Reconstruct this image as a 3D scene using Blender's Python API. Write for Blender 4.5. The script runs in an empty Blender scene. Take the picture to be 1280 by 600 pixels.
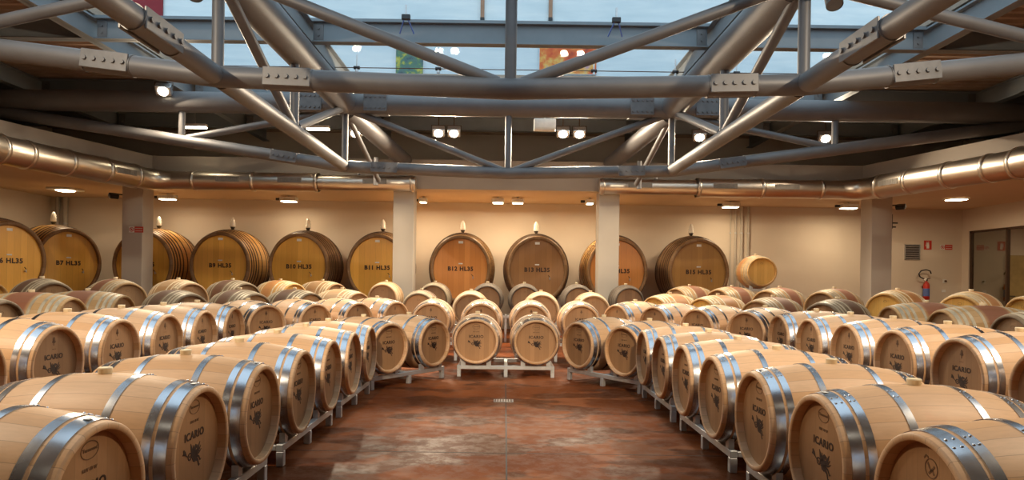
import bpy, math, random
from mathutils import Vector, Matrix
rnd = random.Random(7)
PI = math.pi
col = bpy.context.scene.collection
scn = bpy.context.scene

# ------------------------------------------------------------------ mesh builder
class MB:
    def __init__(s): s.v = []; s.f = []; s.sm = []
    def add(s, vs, fs, smooth=False, mat=None):
        b = len(s.v)
        for p in vs:
            p = Vector(p)
            if mat is not None: p = mat @ p
            s.v.append(tuple(p))
        for f in fs: s.f.append([b + i for i in f]); s.sm.append(smooth)
        return s
    def box(s, x0, x1, y0, y1, z0, z1, mat=None):
        vs = [(x0,y0,z0),(x1,y0,z0),(x1,y1,z0),(x0,y1,z0),(x0,y0,z1),(x1,y0,z1),(x1,y1,z1),(x0,y1,z1)]
        fs = [(0,3,2,1),(4,5,6,7),(0,1,5,4),(1,2,6,5),(2,3,7,6),(3,0,4,7)]
        return s.add(vs, fs, False, mat)
    def bevbox(s, x0, x1, y0, y1, z0, z1, b=.01, mat=None):
        # box with chamfered vertical and horizontal edges
        vs = []; fs = []
        xs = (x0, x1); ys = (y0, y1); zs = (z0, z1)
        idx = {}
        for i in (0,1):
            for j in (0,1):
                for k in (0,1):
                    X, Y, Z = xs[i], ys[j], zs[k]
                    dx = b if i == 0 else -b; dy = b if j == 0 else -b; dz = b if k == 0 else -b
                    idx[(i,j,k,'x')] = len(vs); vs.append((X, Y+dy, Z+dz))
                    idx[(i,j,k,'y')] = len(vs); vs.append((X+dx, Y, Z+dz))
                    idx[(i,j,k,'z')] = len(vs); vs.append((X+dx, Y+dy, Z))
        I = idx
        for i in (0,1): fs.append([I[(i,0,0,'x')],I[(i,1,0,'x')],I[(i,1,1,'x')],I[(i,0,1,'x')]][::(1 if i else -1)])
        for j in (0,1): fs.append([I[(0,j,0,'y')],I[(1,j,0,'y')],I[(1,j,1,'y')],I[(0,j,1,'y')]][::(-1 if j else 1)])
        for k in (0,1): fs.append([I[(0,0,k,'z')],I[(1,0,k,'z')],I[(1,1,k,'z')],I[(0,1,k,'z')]][::(1 if k else -1)])
        for j in (0,1):
            for k in (0,1): fs.append([I[(0,j,k,'y')],I[(1,j,k,'y')],I[(1,j,k,'z')],I[(0,j,k,'z')]])
        for i in (0,1):
            for k in (0,1): fs.append([I[(i,0,k,'x')],I[(i,1,k,'x')],I[(i,1,k,'z')],I[(i,0,k,'z')]])
        for i in (0,1):
            for j in (0,1): fs.append([I[(i,j,0,'x')],I[(i,j,1,'x')],I[(i,j,1,'y')],I[(i,j,0,'y')]])
        for i in (0,1):
            for j in (0,1):
                for k in (0,1): fs.append([I[(i,j,k,'x')],I[(i,j,k,'y')],I[(i,j,k,'z')]])
        return s.add(vs, fs, False, mat)
    def lathe(s, segs, n=48, axis='Y', sx=1., sz=1., org=(0,0,0), mat=None):
        # segs: list of profile polylines [(t, r), ...]; separate polylines keep hard edges
        ox, oy, oz = org
        for seg in segs:
            vs = []; fs = []
            for (t, r) in seg:
                for k in range(n):
                    a = 2*PI*k/n; c = r*math.cos(a)*sx; d = r*math.sin(a)*sz
                    if axis == 'Y': vs.append((ox+c, oy+t, oz+d))
                    elif axis == 'Z': vs.append((ox+c, oy+d, oz+t))
                    else: vs.append((ox+t, oy+c, oz+d))
            for i in range(len(seg)-1):
                for k in range(n):
                    k2 = (k+1) % n
                    fs.append((i*n+k, i*n+k2, (i+1)*n+k2, (i+1)*n+k))
            s.add(vs, fs, True, mat)
        return s
    def disc(s, t, r, n=48, axis='Y', sx=1., sz=1., org=(0,0,0), mat=None):
        ox, oy, oz = org; vs = []
        for k in range(n):
            a = 2*PI*k/n; c = r*math.cos(a)*sx; d = r*math.sin(a)*sz
            if axis == 'Y': vs.append((ox+c, oy+t, oz+d))
            elif axis == 'Z': vs.append((ox+c, oy+d, oz+t))
            else: vs.append((ox+t, oy+c, oz+d))
        return s.add(vs, [list(range(n))], False, mat)
    def sweep(s, pts, r, n=20, caps=True):
        P = [Vector(p) for p in pts]; vs = []; fs = []
        up = None
        for i, p in enumerate(P):
            if i == 0: t = P[1]-P[0]
            elif i == len(P)-1: t = P[-1]-P[-2]
            else: t = (P[i]-P[i-1]).normalized()+(P[i+1]-P[i]).normalized()
            t.normalize()
            if up is None:
                up = Vector((0,0,1)) if abs(t.z) < .9 else Vector((1,0,0))
            a = t.cross(up).normalized(); b = a.cross(t).normalized(); up = b
            sc = 1.
            if 0 < i < len(P)-1:
                d = (P[i]-P[i-1]).normalized().dot(t); sc = 1/max(d, .5)
            rr = r[i] if isinstance(r, (list, tuple)) else r
            for k in range(n):
                w = 2*PI*k/n
                vs.append(p + a*math.cos(w)*rr*sc + b*math.sin(w)*rr)
        for i in range(len(P)-1):
            for k in range(n):
                k2 = (k+1) % n
                fs.append((i*n+k, i*n+k2, (i+1)*n+k2, (i+1)*n+k))
        s.add(vs, fs, True)
        if caps:
            s.add(vs[:n], [list(range(n))[::-1]]); s.add(vs[-n:], [list(range(n))])
        return s
    def ibeam(s, a, b, h=.3, w=.15, tf=.018, tw=.012):
        a = Vector(a); b = Vector(b); L = (b-a).length; t = (b-a).normalized()
        x = t; z = Vector((0,0,1)); y = z.cross(x).normalized(); z = x.cross(y)
        M = Matrix((( x.x,y.x,z.x,a.x),(x.y,y.y,z.y,a.y),(x.z,y.z,z.z,a.z),(0,0,0,1)))
        s.box(0,L,-w/2,w/2,h/2-tf,h/2,M); s.box(0,L,-w/2,w/2,-h/2,-h/2+tf,M); s.box(0,L,-tw/2,tw/2,-h/2,h/2,M)
        return s
    def mesh(s, name, mat=None):
        m = bpy.data.meshes.new(name); m.from_pydata(s.v, [], s.f); m.update()
        m.polygons.foreach_set('use_smooth', s.sm)
        if mat: m.materials.append(mat)
        return m
    def build(s, name, mat, parent=None):
        return obj(name, s.mesh(name, mat), parent)

def obj(name, mesh, parent=None):
    o = bpy.data.objects.new(name, mesh); col.objects.link(o)
    if parent is not None: o.parent = parent
    return o
def tag(o, label=None, cat=None, group=None, kind=None):
    if label: o['label'] = label
    if cat: o['category'] = cat
    if group: o['group'] = group
    if kind: o['kind'] = kind
    return o
def thing(name, label, cat, loc=(0,0,0), rz=0, group=None):
    o = bpy.data.objects.new(name, None); col.objects.link(o)
    o.location = loc; o.rotation_euler = (0,0,rz); o.empty_display_size = .2
    return tag(o, label, cat, group)
def dup(root, loc=None, rz=None, label=None, group=None):
    def cp(o, par):
        c = o.copy(); col.objects.link(c)
        if par is not None: c.parent = par
        for ch in kids[o.name]: cp(ch, c)
        return c
    kids = {}
    def walk(o):
        kids[o.name] = list(o.children)
        for c in o.children: walk(c)
    walk(root)
    r = cp(root, None)
    if loc is not None: r.location = loc
    if rz is not None: r.rotation_euler = (0,0,rz)
    if label: r['label'] = label
    if group: r['group'] = group
    return r
def struct(name, mb, mat):
    o = mb.build(name, mat); o['kind'] = 'structure'; return o

# ------------------------------------------------------------------ materials
class NT:
    def __init__(s, name):
        s.m = bpy.data.materials.new(name); s.m.use_nodes = True
        s.t = s.m.node_tree; s.b = s.t.nodes['Principled BSDF']
    def n(s, typ, **kw):
        nd = s.t.nodes.new(typ)
        for k, v in kw.items():
            if k.startswith('i_'):
                k = k[2:]; k = int(k) if k.isdigit() else k.replace('_', ' ')
                nd.inputs[k].default_value = v
            else: setattr(nd, k, v)
        return nd
    def l(s, a, b): s.t.links.new(a, b); return s
    def math(s, op, a, b=None, c=None):
        nd = s.n('ShaderNodeMath', operation=op)
        for i, q in enumerate((a, b, c)):
            if q is None: continue
            if isinstance(q, (int, float)): nd.inputs[i].default_value = q
            else: s.l(q, nd.inputs[i])
        return nd.outputs[0]
    def mix(s, fac, a, b, blend='MIX'):
        nd = s.n('ShaderNodeMix', data_type='RGBA', blend_type=blend)
        for i, q in ((0, fac), (6, a), (7, b)):
            if isinstance(q, (int, float)): nd.inputs[i].default_value = q
            elif isinstance(q, tuple): nd.inputs[i].default_value = (*q[:3], 1)
            else: s.l(q, nd.inputs[i])
        return nd.outputs[2]
    def ramp(s, fac, *stops):
        nd = s.n('ShaderNodeValToRGB'); e = nd.color_ramp.elements
        while len(e) < len(stops): e.new(.5)
        for el, (p, c) in zip(e, stops):
            el.position = p; el.color = (*c[:3], 1) if isinstance(c, tuple) else (c, c, c, 1)
        s.l(fac, nd.inputs[0]); return nd.outputs[0]
    def obj(s, scale=(1,1,1), loc=None):
        tc = s.n('ShaderNodeTexCoord'); mp = s.n('ShaderNodeMapping')
        mp.inputs['Scale'].default_value = scale
        s.l(tc.outputs['Object'], mp.inputs[0])
        if loc is not None: s.l(loc, mp.inputs['Location'])
        return mp.outputs[0]
    def noise(s, vec, scale, detail=3, rough=.55):
        nd = s.n('ShaderNodeTexNoise'); nd.inputs['Scale'].default_value = scale
        nd.inputs['Detail'].default_value = detail; nd.inputs['Roughness'].default_value = rough
        if vec is not None: s.l(vec, nd.inputs['Vector'])
        return nd.outputs[0]
    def bump(s, h, strength=.2, dist=.01):
        nd = s.n('ShaderNodeBump'); nd.inputs['Strength'].default_value = strength
        nd.inputs['Distance'].default_value = dist; s.l(h, nd.inputs['Height'])
        s.l(nd.outputs[0], s.b.inputs['Normal'])
    def set(s, **kw):
        for k, v in kw.items():
            k = k.replace('_', ' ')
            if isinstance(v, tuple): v = (*v[:3], 1)
            if hasattr(v, 'is_linked') or not isinstance(v, (int, float, tuple)): s.l(v, s.b.inputs[k])
            else: s.b.inputs[k].default_value = v
        return s.m

def simple(name, c, rough=.6, metal=0., var=.12, scale=6, bump=0, spec=None):
    t = NT(name); v = t.obj()
    n = t.noise(v, scale, 4)
    lo = tuple(x*(1-var) for x in c); hi = tuple(min(1, x*(1+var)) for x in c)
    t.set(Base_Color=t.ramp(n, (.3, lo), (.7, hi)), Roughness=rough, Metallic=metal)
    if bump: t.bump(n, bump)
    if spec is not None: t.set(Specular_IOR_Level=spec)
    return t.m
def emit(name, c, strength):
    t = NT(name); t.set(Base_Color=c, Emission_Color=c, Emission_Strength=strength, Roughness=.4); return t.m

def stave_mat(name, c1, c2, nst, middle=None, mid=(.10,.17), ends=None, rough=.5, huevar=.25):
    """curved staves along local Y: one tone each, fine grain, thin dark seams; optional wine stain round the middle"""
    t = NT(name)
    tc = t.n('ShaderNodeTexCoord'); sp = t.n('ShaderNodeSeparateXYZ'); t.l(tc.outputs['Object'], sp.inputs[0])
    oi = t.n('ShaderNodeObjectInfo')
    ang = t.math('ARCTAN2', sp.outputs[2], sp.outputs[0])
    u = t.math('MULTIPLY', ang, nst/(2*PI))
    fl = t.math('FLOOR', u); fr = t.math('FRACT', u)
    w = t.n('ShaderNodeTexWhiteNoise', noise_dimensions='1D')
    t.l(t.math('ADD', fl, t.math('MULTIPLY', oi.outputs['Random'], 731.)), w.inputs['W'])
    gr = t.noise(t.obj((9, 1.2, 9), loc=w.outputs['Color']), 8, 6, .65)
    c = t.mix(w.outputs['Value'], c1, c2)
    c = t.mix(t.math('MULTIPLY', gr, .55), c, tuple(x*.45 for x in c1))
    bl = t.noise(t.obj((2,2,2), loc=oi.outputs['Color']), 2.2, 3)
    c = t.mix(t.ramp(bl, (.62, 0.), (.75, .25)), c, (c1[0]*.8, c1[1]*.55, c1[2]*.45))
    ay = t.math('ABSOLUTE', sp.outputs[1])
    if middle:
        k = t.n('ShaderNodeMapRange', interpolation_type='SMOOTHSTEP')
        k.inputs[1].default_value = mid[1]; k.inputs[2].default_value = mid[0]
        t.l(t.math('ADD', ay, t.math('MULTIPLY', gr, .02)), k.inputs[0])
        c = t.mix(t.math('MULTIPLY', k.outputs[0], .9), c, middle)
    seam = t.math('LESS_THAN', t.math('ABSOLUTE', t.math('SUBTRACT', fr, .5)), .485)
    c = t.mix(t.math('MULTIPLY', t.math('SUBTRACT', 1., seam), .55), c, tuple(x*.25 for x in c1))
    hs = t.n('ShaderNodeHueSaturation')
    t.l(c, hs.inputs['Color'])
    t.l(t.math('ADD', t.math('MULTIPLY', oi.outputs['Random'], huevar), 1-huevar/2), hs.inputs['Value'])
    t.l(t.math('ADD', t.math('MULTIPLY', w.outputs['Value'], .1), .93), hs.inputs['Saturation'])
    t.set(Base_Color=hs.outputs[0], Roughness=rough); t.bump(gr, .12, .004)
    t.b.inputs['Specular IOR Level'].default_value = .35
    return t.m
def plank_mat(name, c1, c2, width, rough=.5, gloss=0., var=.2, grain=.5):
    """upright boards of a barrel head, local X across, grain along local Z"""
    t = NT(name)
    tc = t.n('ShaderNodeTexCoord'); sp = t.n('ShaderNodeSeparateXYZ'); t.l(tc.outputs['Object'], sp.inputs[0])
    oi = t.n('ShaderNodeObjectInfo')
    u = t.math('ADD', t.math('DIVIDE', sp.outputs[0], width), .3)
    fl = t.math('FLOOR', u); fr = t.math('FRACT', u)
    w = t.n('ShaderNodeTexWhiteNoise', noise_dimensions='1D')
    t.l(t.math('ADD', fl, t.math('MULTIPLY', oi.outputs['Random'], 517.)), w.inputs['W'])
    gr = t.noise(t.obj((10, 3, .9), loc=w.outputs['Color']), 7/ max(width*9, .5), 6, .6)
    c = t.mix(w.outputs['Value'], c1, c2)
    c = t.mix(t.math('MULTIPLY', gr, grain), c, tuple(x*.45 for x in c1))
    seam = t.math('GREATER_THAN', t.math('ABSOLUTE', t.math('SUBTRACT', fr, .5)), .487)
    c = t.mix(t.math('MULTIPLY', seam, .5), c, tuple(x*.3 for x in c1))
    hs = t.n('ShaderNodeHueSaturation'); t.l(c, hs.inputs['Color'])
    t.l(t.math('ADD', t.math('MULTIPLY', oi.outputs['Random'], var), 1-var/2), hs.inputs['Value'])
    t.set(Base_Color=hs.outputs[0], Roughness=rough, Coat_Weight=gloss, Coat_Roughness=.12)
    t.bump(gr, .08, .003)
    return t.m
def metal_mat(name, c, rough, metal=1., scale=(4,4,4), var=.25, rvar=.15, ns=6):
    t = NT(name); v = t.obj(scale); n = t.noise(v, ns, 5, .6)
    lo = tuple(x*(1-var) for x in c)
    t.set(Base_Color=t.ramp(n, (.3, lo), (.65, c)), Metallic=metal,
          Roughness=t.math('ADD', t.math('MULTIPLY', n, rvar*2), rough-rvar))
    return t.m

M = {}
M['oak'] = stave_mat('oak_staves_new', (.75,.468,.255), (.63,.366,.18), 26)
M['oak_head'] = plank_mat('oak_head_new', (.47,.255,.115), (.35,.185,.078), .062)
M['oak_end'] = stave_mat('oak_chime', (.52,.33,.17), (.42,.25,.12), 26)
M['old_staves'] = stave_mat('old_stained_staves', (.54,.33,.14), (.40,.24,.10), 24, (.20,.065,.032), (.13,.19), rough=.6, huevar=.5)
M['old_grey'] = stave_mat('old_grey_staves', (.25,.18,.11), (.16,.115,.07), 24, (.11,.05,.028), (.10,.2), rough=.65, huevar=.4)
M['old_gold'] = stave_mat('old_golden_staves', (.74,.46,.17), (.56,.30,.09), 24, (.42,.18,.06), (.05,.3), rough=.5, huevar=.3)
M['old_dark'] = stave_mat('old_dark_staves', (.13,.10,.075), (.09,.07,.052), 24, rough=.6, huevar=.3)
M['hoop_dark'] = metal_mat('dark_hoop', (.20,.17,.14), .5, .3)
M['old_head'] = plank_mat('old_head', (.42,.24,.11), (.30,.165,.075), .07, var=.5)
M['gold_head'] = plank_mat('golden_head', (.86,.50,.12), (.74,.40,.08), .07, var=.2)
M['hoop'] = metal_mat('galvanised_hoop', (.56,.58,.62), .26, 1., (1,1,1), .14, .04, 5)
M['hoop_old'] = metal_mat('dull_hoop', (.52,.44,.31), .5, .25, (1,1,1), .4, .12, 10)
M['hoop_pale'] = simple('pale_wood_hoop', (.66,.54,.36), .6, 0, .25, 12)
M['bung'] = simple('bung', (.74,.60,.38), .55)
M['bung_dark'] = simple('dark_bung', (.16,.09,.05), .5)
M['ink'] = simple('burnt_mark', (.035,.015,.008), .6)
M['ink_brown'] = simple('branded_brown_mark', (.16,.08,.035), .6)
M['rack'] = metal_mat('galvanised_rack', (.62,.63,.62), .5, .55, (1,1,1), .2, .1, 9)
M['cask_gold'] = stave_mat('cask_staves_gold', (.74,.40,.12), (.60,.30,.07), 34, rough=.4)
M['cask_dark'] = stave_mat('cask_staves_brown', (.42,.24,.10), (.30,.16,.06), 34, rough=.4)
M['cask_rim'] = stave_mat('cask_rim', (.30,.17,.075), (.22,.12,.05), 34, rough=.5)
M['ch_gold'] = plank_mat('cask_head_gold', (.92,.50,.085), (.78,.40,.06), .13, .35, .12, .15, .35)
M['ch_orange'] = plank_mat('cask_head_orange', (.78,.33,.085), (.62,.24,.055), .13, .35, .12, .15, .4)
M['ch_brown'] = plank_mat('cask_head_brown', (.38,.19,.07), (.29,.14,.05), .13, .35, .12, .15, .4)
M['ch_olive'] = plank_mat('cask_head_olive', (.46,.25,.07), (.37,.19,.055), .13, .35, .12, .15, .4)
M['iron'] = metal_mat('brown_iron_hoop', (.12,.075,.05), .45, .6)
M['tube'] = metal_mat('painted_steel_tube', (.165,.16,.162), .5, .3, (1,1,1), .15, .07, 3)
M['plate'] = metal_mat('splice_plate_steel', (.19,.185,.185), .5, .35, (1,1,1), .25, .08, 8)
M['beam'] = metal_mat('painted_roof_beam', (.22,.25,.27), .55, .2, (1,1,1), .12, .06, 3)
M['duct'] = metal_mat('steel_duct', (.76,.68,.58), .33, 1., (1,1,1), .06, .03, 2)
M['grille'] = simple('duct_grille', (.28,.26,.23), .5, .5)
M['black'] = simple('black_plastic', (.02,.02,.022), .4)
M['white'] = simple('white_enamel', (.75,.74,.70), .4)
M['red'] = simple('red_paint', (.55,.035,.02), .4)
M['blue'] = simple('blue_label', (.10,.16,.42), .5)
M['alu'] = metal_mat('aluminium', (.6,.6,.6), .35, .8)
M['lens'] = emit('lit_lamp_lens', (1.,.88,.66), 28)
M['lens_soft'] = emit('lit_fixture_lens', (1.,.86,.60), 16)

def plaster(name, c, var=.05):
    t = NT(name); v = t.obj()
    n = t.noise(v, 1.3, 5, .6); n2 = t.noise(v, 60, 2)
    c_ = t.ramp(n, (.3, tuple(x*(1-var) for x in c)), (.7, c))
    t.set(Base_Color=c_, Roughness=.85); t.bump(n2, .08, .004); return t.m
M['wall'] = plaster('plaster_wall', (.68,.585,.475))
M['soffit'] = plaster('plaster_soffit', (.72,.55,.36))
M['pillar'] = plaster('plaster_pillar', (.50,.45,.38))
M['upper'] = None

def floor_mat():
    t = NT('stained_concrete_floor'); v = t.obj()
    a = t.noise(v, .45, 4, .55); b = t.noise(t.obj((1,1.4,1)), .8, 4, .5); c3 = t.noise(v, 8, 6, .7); e = t.noise(t.obj((.9,1.5,1)), 1.1, 5, .55)
    c = t.ramp(a, (.36, (.11,.029,.009)), (.50, (.19,.052,.015)), (.64, (.26,.078,.025)))
    c = t.mix(t.ramp(b, (.52, 0.), (.55, .5)), c, (.32,.115,.048))
    c = t.mix(t.ramp(e, (.45, .75), (.50, 0.)), c, (.06,.016,.005))
    c = t.mix(t.math('MULTIPLY', t.ramp(c3, (.35, 0.), (.7, 1.)), .3), c, (.08,.025,.010))
    r = t.ramp(e, (.42, .36), (.52, .55))
    t.set(Base_Color=c, Roughness=r, Specular_IOR_Level=t.ramp(c3, (.45, .02), (.75, .12))); t.bump(c3, .05, .004)
    return t.m
M['floor'] = floor_mat()
M['joint'] = simple('floor_joint', (.035,.018,.012), .7)

def deck_mat():
    t = NT('corrugated_deck'); n = t.noise(t.obj(), 3, 4)
    t.set(Base_Color=t.ramp(n, (.3, (.34,.25,.18)), (.7, (.44,.33,.25))), Roughness=.6, Metallic=.2); return t.m
M['deck'] = deck_mat()
def upper_mat():
    t = NT('pale_blue_rendered_wall'); n = t.noise(t.obj((.5,1,3)), 1.6, 6, .6); n2 = t.noise(t.obj((.6,1,8)), 9, 4)
    c = t.ramp(n, (.3, (.58,.70,.76)), (.55, (.72,.81,.85)), (.75, (.85,.90,.91)))
    t.set(Base_Color=t.mix(t.math('MULTIPLY', n2, .3), c, (.5,.62,.7)), Roughness=.8); return t.m
M['upper'] = upper_mat()
def glass_mat(name, tint, fac):
    t = NT(name); nt = t.t
    tr = t.n('ShaderNodeBsdfTransparent'); tr.inputs[0].default_value = (*tint, 1)
    gl = t.n('ShaderNodeBsdfGlossy'); gl.inputs['Roughness'].default_value = .02
    mx = t.n('ShaderNodeMixShader'); mx.inputs[0].default_value = fac
    t.l(tr.outputs[0], mx.inputs[1]); t.l(gl.outputs[0], mx.inputs[2])
    t.l(mx.outputs[0], nt.nodes['Material Output'].inputs['Surface']); return t.m
M['glass'] = glass_mat('skylight_glass', (.90,.96,.98), .02)
M['door_glass'] = glass_mat('door_glass', (.62,.62,.55), .30)
def bulb_glass():
    t = NT('clear_bubbler_glass')
    t.set(Base_Color=(.95,.9,.8), Roughness=.08, Specular_IOR_Level=.9, Alpha=.65, Coat_Weight=.5); return t.m
M['bulb'] = bulb_glass()
def painting(name, cols, sc, seed):
    t = NT(name); tc = t.n('ShaderNodeTexCoord'); mp = t.n('ShaderNodeMapping')
    mp.inputs['Location'].default_value = (seed, seed*.7, seed*.3); t.l(tc.outputs['Object'], mp.inputs[0])
    n = t.noise(mp.outputs[0], sc, 4, .6)
    st = [(.30+.4*i/(len(cols)-1), c) for i, c in enumerate(cols)]
    t.set(Base_Color=t.ramp(n, *st), Roughness=.6); return t.m

# ------------------------------------------------------------------ lettering
_tc = {}
def text_mesh(s, size, mat, bold=0., sx=1.):
    k = (s, size, mat.name, bold, sx)
    if k in _tc: return _tc[k]
    cu = bpy.data.curves.new('lettering', 'FONT'); cu.body = s; cu.size = size; cu.align_x = 'CENTER'; cu.align_y = 'CENTER'
    cu.offset = bold; cu.extrude = .0006; cu.resolution_u = 3; cu.space_character = 1.12
    o = bpy.data.objects.new('lettering', cu); col.objects.link(o)
    bpy.context.view_layer.update()
    me = bpy.data.meshes.new_from_object(o.evaluated_get(bpy.context.evaluated_depsgraph_get()))
    bpy.data.objects.remove(o); bpy.data.curves.remove(cu)
    me.transform(Matrix.Rotation(PI/2, 4, 'X') @ Matrix.Diagonal((sx,1,1,1)))   # reads from -Y
    me.materials.clear(); me.materials.append(mat); me.name = 'lettering'
    _tc[k] = me; return me
def flat(polys, mat, name, y=0., th=.0012):
    """closed outlines in the XZ plane facing -Y, given a real thickness"""
    mb = MB()
    for P in polys:
        n = len(P)
        vs = [(x, y, z) for x, z in P] + [(x, y+th, z) for x, z in P]
        fs = [list(range(n)), list(range(n, 2*n))[::-1]] + [(i, (i+1) % n, n+(i+1) % n, n+i) for i in range(n)]
        mb.add(vs, fs)
    return mb.mesh(name, mat)
def strip(pts, w):
    """a tapering stroke as an outline; w list of half widths"""
    L = []; R = []
    for i, p in enumerate(pts):
        a = pts[max(0, i-1)]; b = pts[min(len(pts)-1, i+1)]
        dx, dz = b[0]-a[0], b[1]-a[1]; d = math.hypot(dx, dz) or 1
        L.append((p[0]-dz/d*w[i], p[1]+dx/d*w[i])); R.append((p[0]+dz/d*w[i], p[1]-dx/d*w[i]))
    return L + R[::-1]
def circ(cx, cz, rx, rz, n=14, ph=0): return [(cx+rx*math.cos(2*PI*k/n+ph), cz+rz*math.sin(2*PI*k/n+ph)) for k in range(n)]
def ringstrips(cx, cz, rx, rz, w, n=28):
    out = []
    for k in range(n):
        a, b = 2*PI*k/n, 2*PI*(k+1)/n
        out.append([(cx+rx*math.cos(a), cz+rz*math.sin(a)), (cx+(rx-w)*math.cos(a), cz+(rz-w)*math.sin(a)),
                    (cx+(rx-w)*math.cos(b), cz+(rz-w)*math.sin(b)), (cx+rx*math.cos(b), cz+rz*math.sin(b))])
    return out
def emblem_mesh():
    strip = lambda p, w: globals()['strip'](p, [q*1.3 for q in w])
    # winged figure: head with ring at left, spread wing feathers, body, trailing legs
    P = []
    P += [strip([(-.088,.040),(-.080,.022),(-.066,.006),(-.050,-.006)], [.003,.008,.002,.002])]
    P += [strip([(-.094,.018),(-.078,.014)], [.003,.002])]
    P += ringstrips(-.036,-.008,.017,.021,.007, 14)
    P += [circ(-.036,-.008,.004,.006,8)]
    P += [strip([(-.022,-.012),(-.002,-.004),(.014,-.012),(.026,-.024)], [.007,.013,.011,.004])]
    P += [strip([(-.012,-.002),(-.020,.022),(-.030,.056)], [.008,.006,.001])]
    P += [strip([(.004,.004),(.004,.022),(.014,.034),(.026,.030),(.022,.018)], [.007,.008,.007,.005,.002])]
    P += [strip([(.012,-.002),(.034,.012),(.050,.046)], [.006,.006,.001])]
    P += [strip([(.014,-.006),(.040,.000),(.058,.024)], [.005,.004,.001])]
    P += [strip([(.016,-.012),(.042,-.012),(.062,.004)], [.004,.003,.001])]
    P += [strip([(.004,-.018),(.016,-.036),(.034,-.050),(.042,-.078)], [.008,.008,.004,.002])]
    P += [strip([(.020,-.022),(.042,-.030),(.054,-.054)], [.006,.003,.002])]
    P += [strip([(-.010,-.020),(-.002,-.038),(.012,-.046)], [.006,.006,.003])]
    P += [strip([(.040,-.078),(.052,-.074)], [.003,.001]), strip([(.052,-.052),(.062,-.048)], [.003,.001])]
    P += [strip([(-.006,.004),(-.006,.028),(-.010,.044)], [.005,.003,.001])]
    return flat(P, M['ink'], 'winged_emblem')

# ------------------------------------------------------------------ barrels
HL, RH, RB = .475, .29, .35
def rad(t): 
    q = t/HL; return RH + (RB-RH)*(1-q*q)
def hoop_mesh(t0, t1, mat, th=.0035, rivet=True):
    mb = MB(); k = 4
    o = [(t0+(t1-t0)*i/k, rad(t0+(t1-t0)*i/k)+th) for i in range(k+1)]
    mb.lathe([[(t0, rad(t0)-.001), (t0, rad(t0)+th)], o, [(t1, rad(t1)+th), (t1, rad(t1)-.001)]], 56)
    if rivet:
        tm = (t0+t1)/2
        for a in (1.15, 1.30):
            for dt in (-.25, .25):
                t = tm+dt*(t1-t0); r = rad(t)+th
                c = Vector((r*math.cos(a), t, r*math.sin(a))); n = Vector((math.cos(a), 0, math.sin(a)))
                mb.sweep([c-n*.002, c+n*.002, c+n*.004], [.006,.0055,.002], 8)
    return mb.mesh('hoop', mat)
def staves_mesh(mat):
    mb = MB(); n = 16; e = .006
    outer = [(-HL+e + (2*HL-2*e)*i/n, rad(-HL+e+(2*HL-2*e)*i/n)) for i in range(n+1)]
    ri = RH-.026; dep = .048
    for s in (-1, 1):
        mb.lathe([[(s*(HL-e), rad(HL-e)), (s*HL, RH-.004), (s*HL, ri+.004), (s*(HL-.004), ri)],
                  [(s*(HL-.004), ri), (s*(HL-dep), ri-.004)]], 56)
    mb.lathe([outer], 56)
    return mb.mesh('staves', mat)
def head_mesh(mat, s=-1):
    mb = MB(); mb.disc(s*(HL-.045), RH-.027, 56); mb.disc(s*(HL-.065), RH-.027, 56)
    return mb.mesh('head', mat)
def bung_mesh(mat):
    mb = MB(); z = RB-.004
    mb.lathe([[(z, .030), (z+.028, .033)], [(z+.028, .033), (z+.033, .030)]], 16, 'Z'); mb.disc(z+.033, .030, 16, 'Z')
    return mb.mesh('bung', mat)

MARK_Y = -(HL-.045)-.0015
emb = emblem_mesh()
stamp_oval = flat(ringstrips(0,0,.052,.034,.0035) , M['ink_brown'], 'cooper_stamp')
stamp_leaf = flat([circ(0,.0,.013,.024,12), circ(0,-.012,.020,.010,10), [(-.004,-.018),(.004,-.018),(.003,-.04),(-.003,-.04)]], M['ink_brown'], 'cooper_stamp')
stamp_round = flat(ringstrips(0,0,.036,.036,.004) + [strip([(-.02,.018),(0,-.012),(.018,.012)],[.004]*3), strip([(-.012,-.02),(.004,-.002),(.016,-.02)],[.004]*3), strip([(-.04,.03),(-.03,.042),(-.016,.036)],[.003]*3)], M['ink_brown'], 'cooper_stamp')

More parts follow.
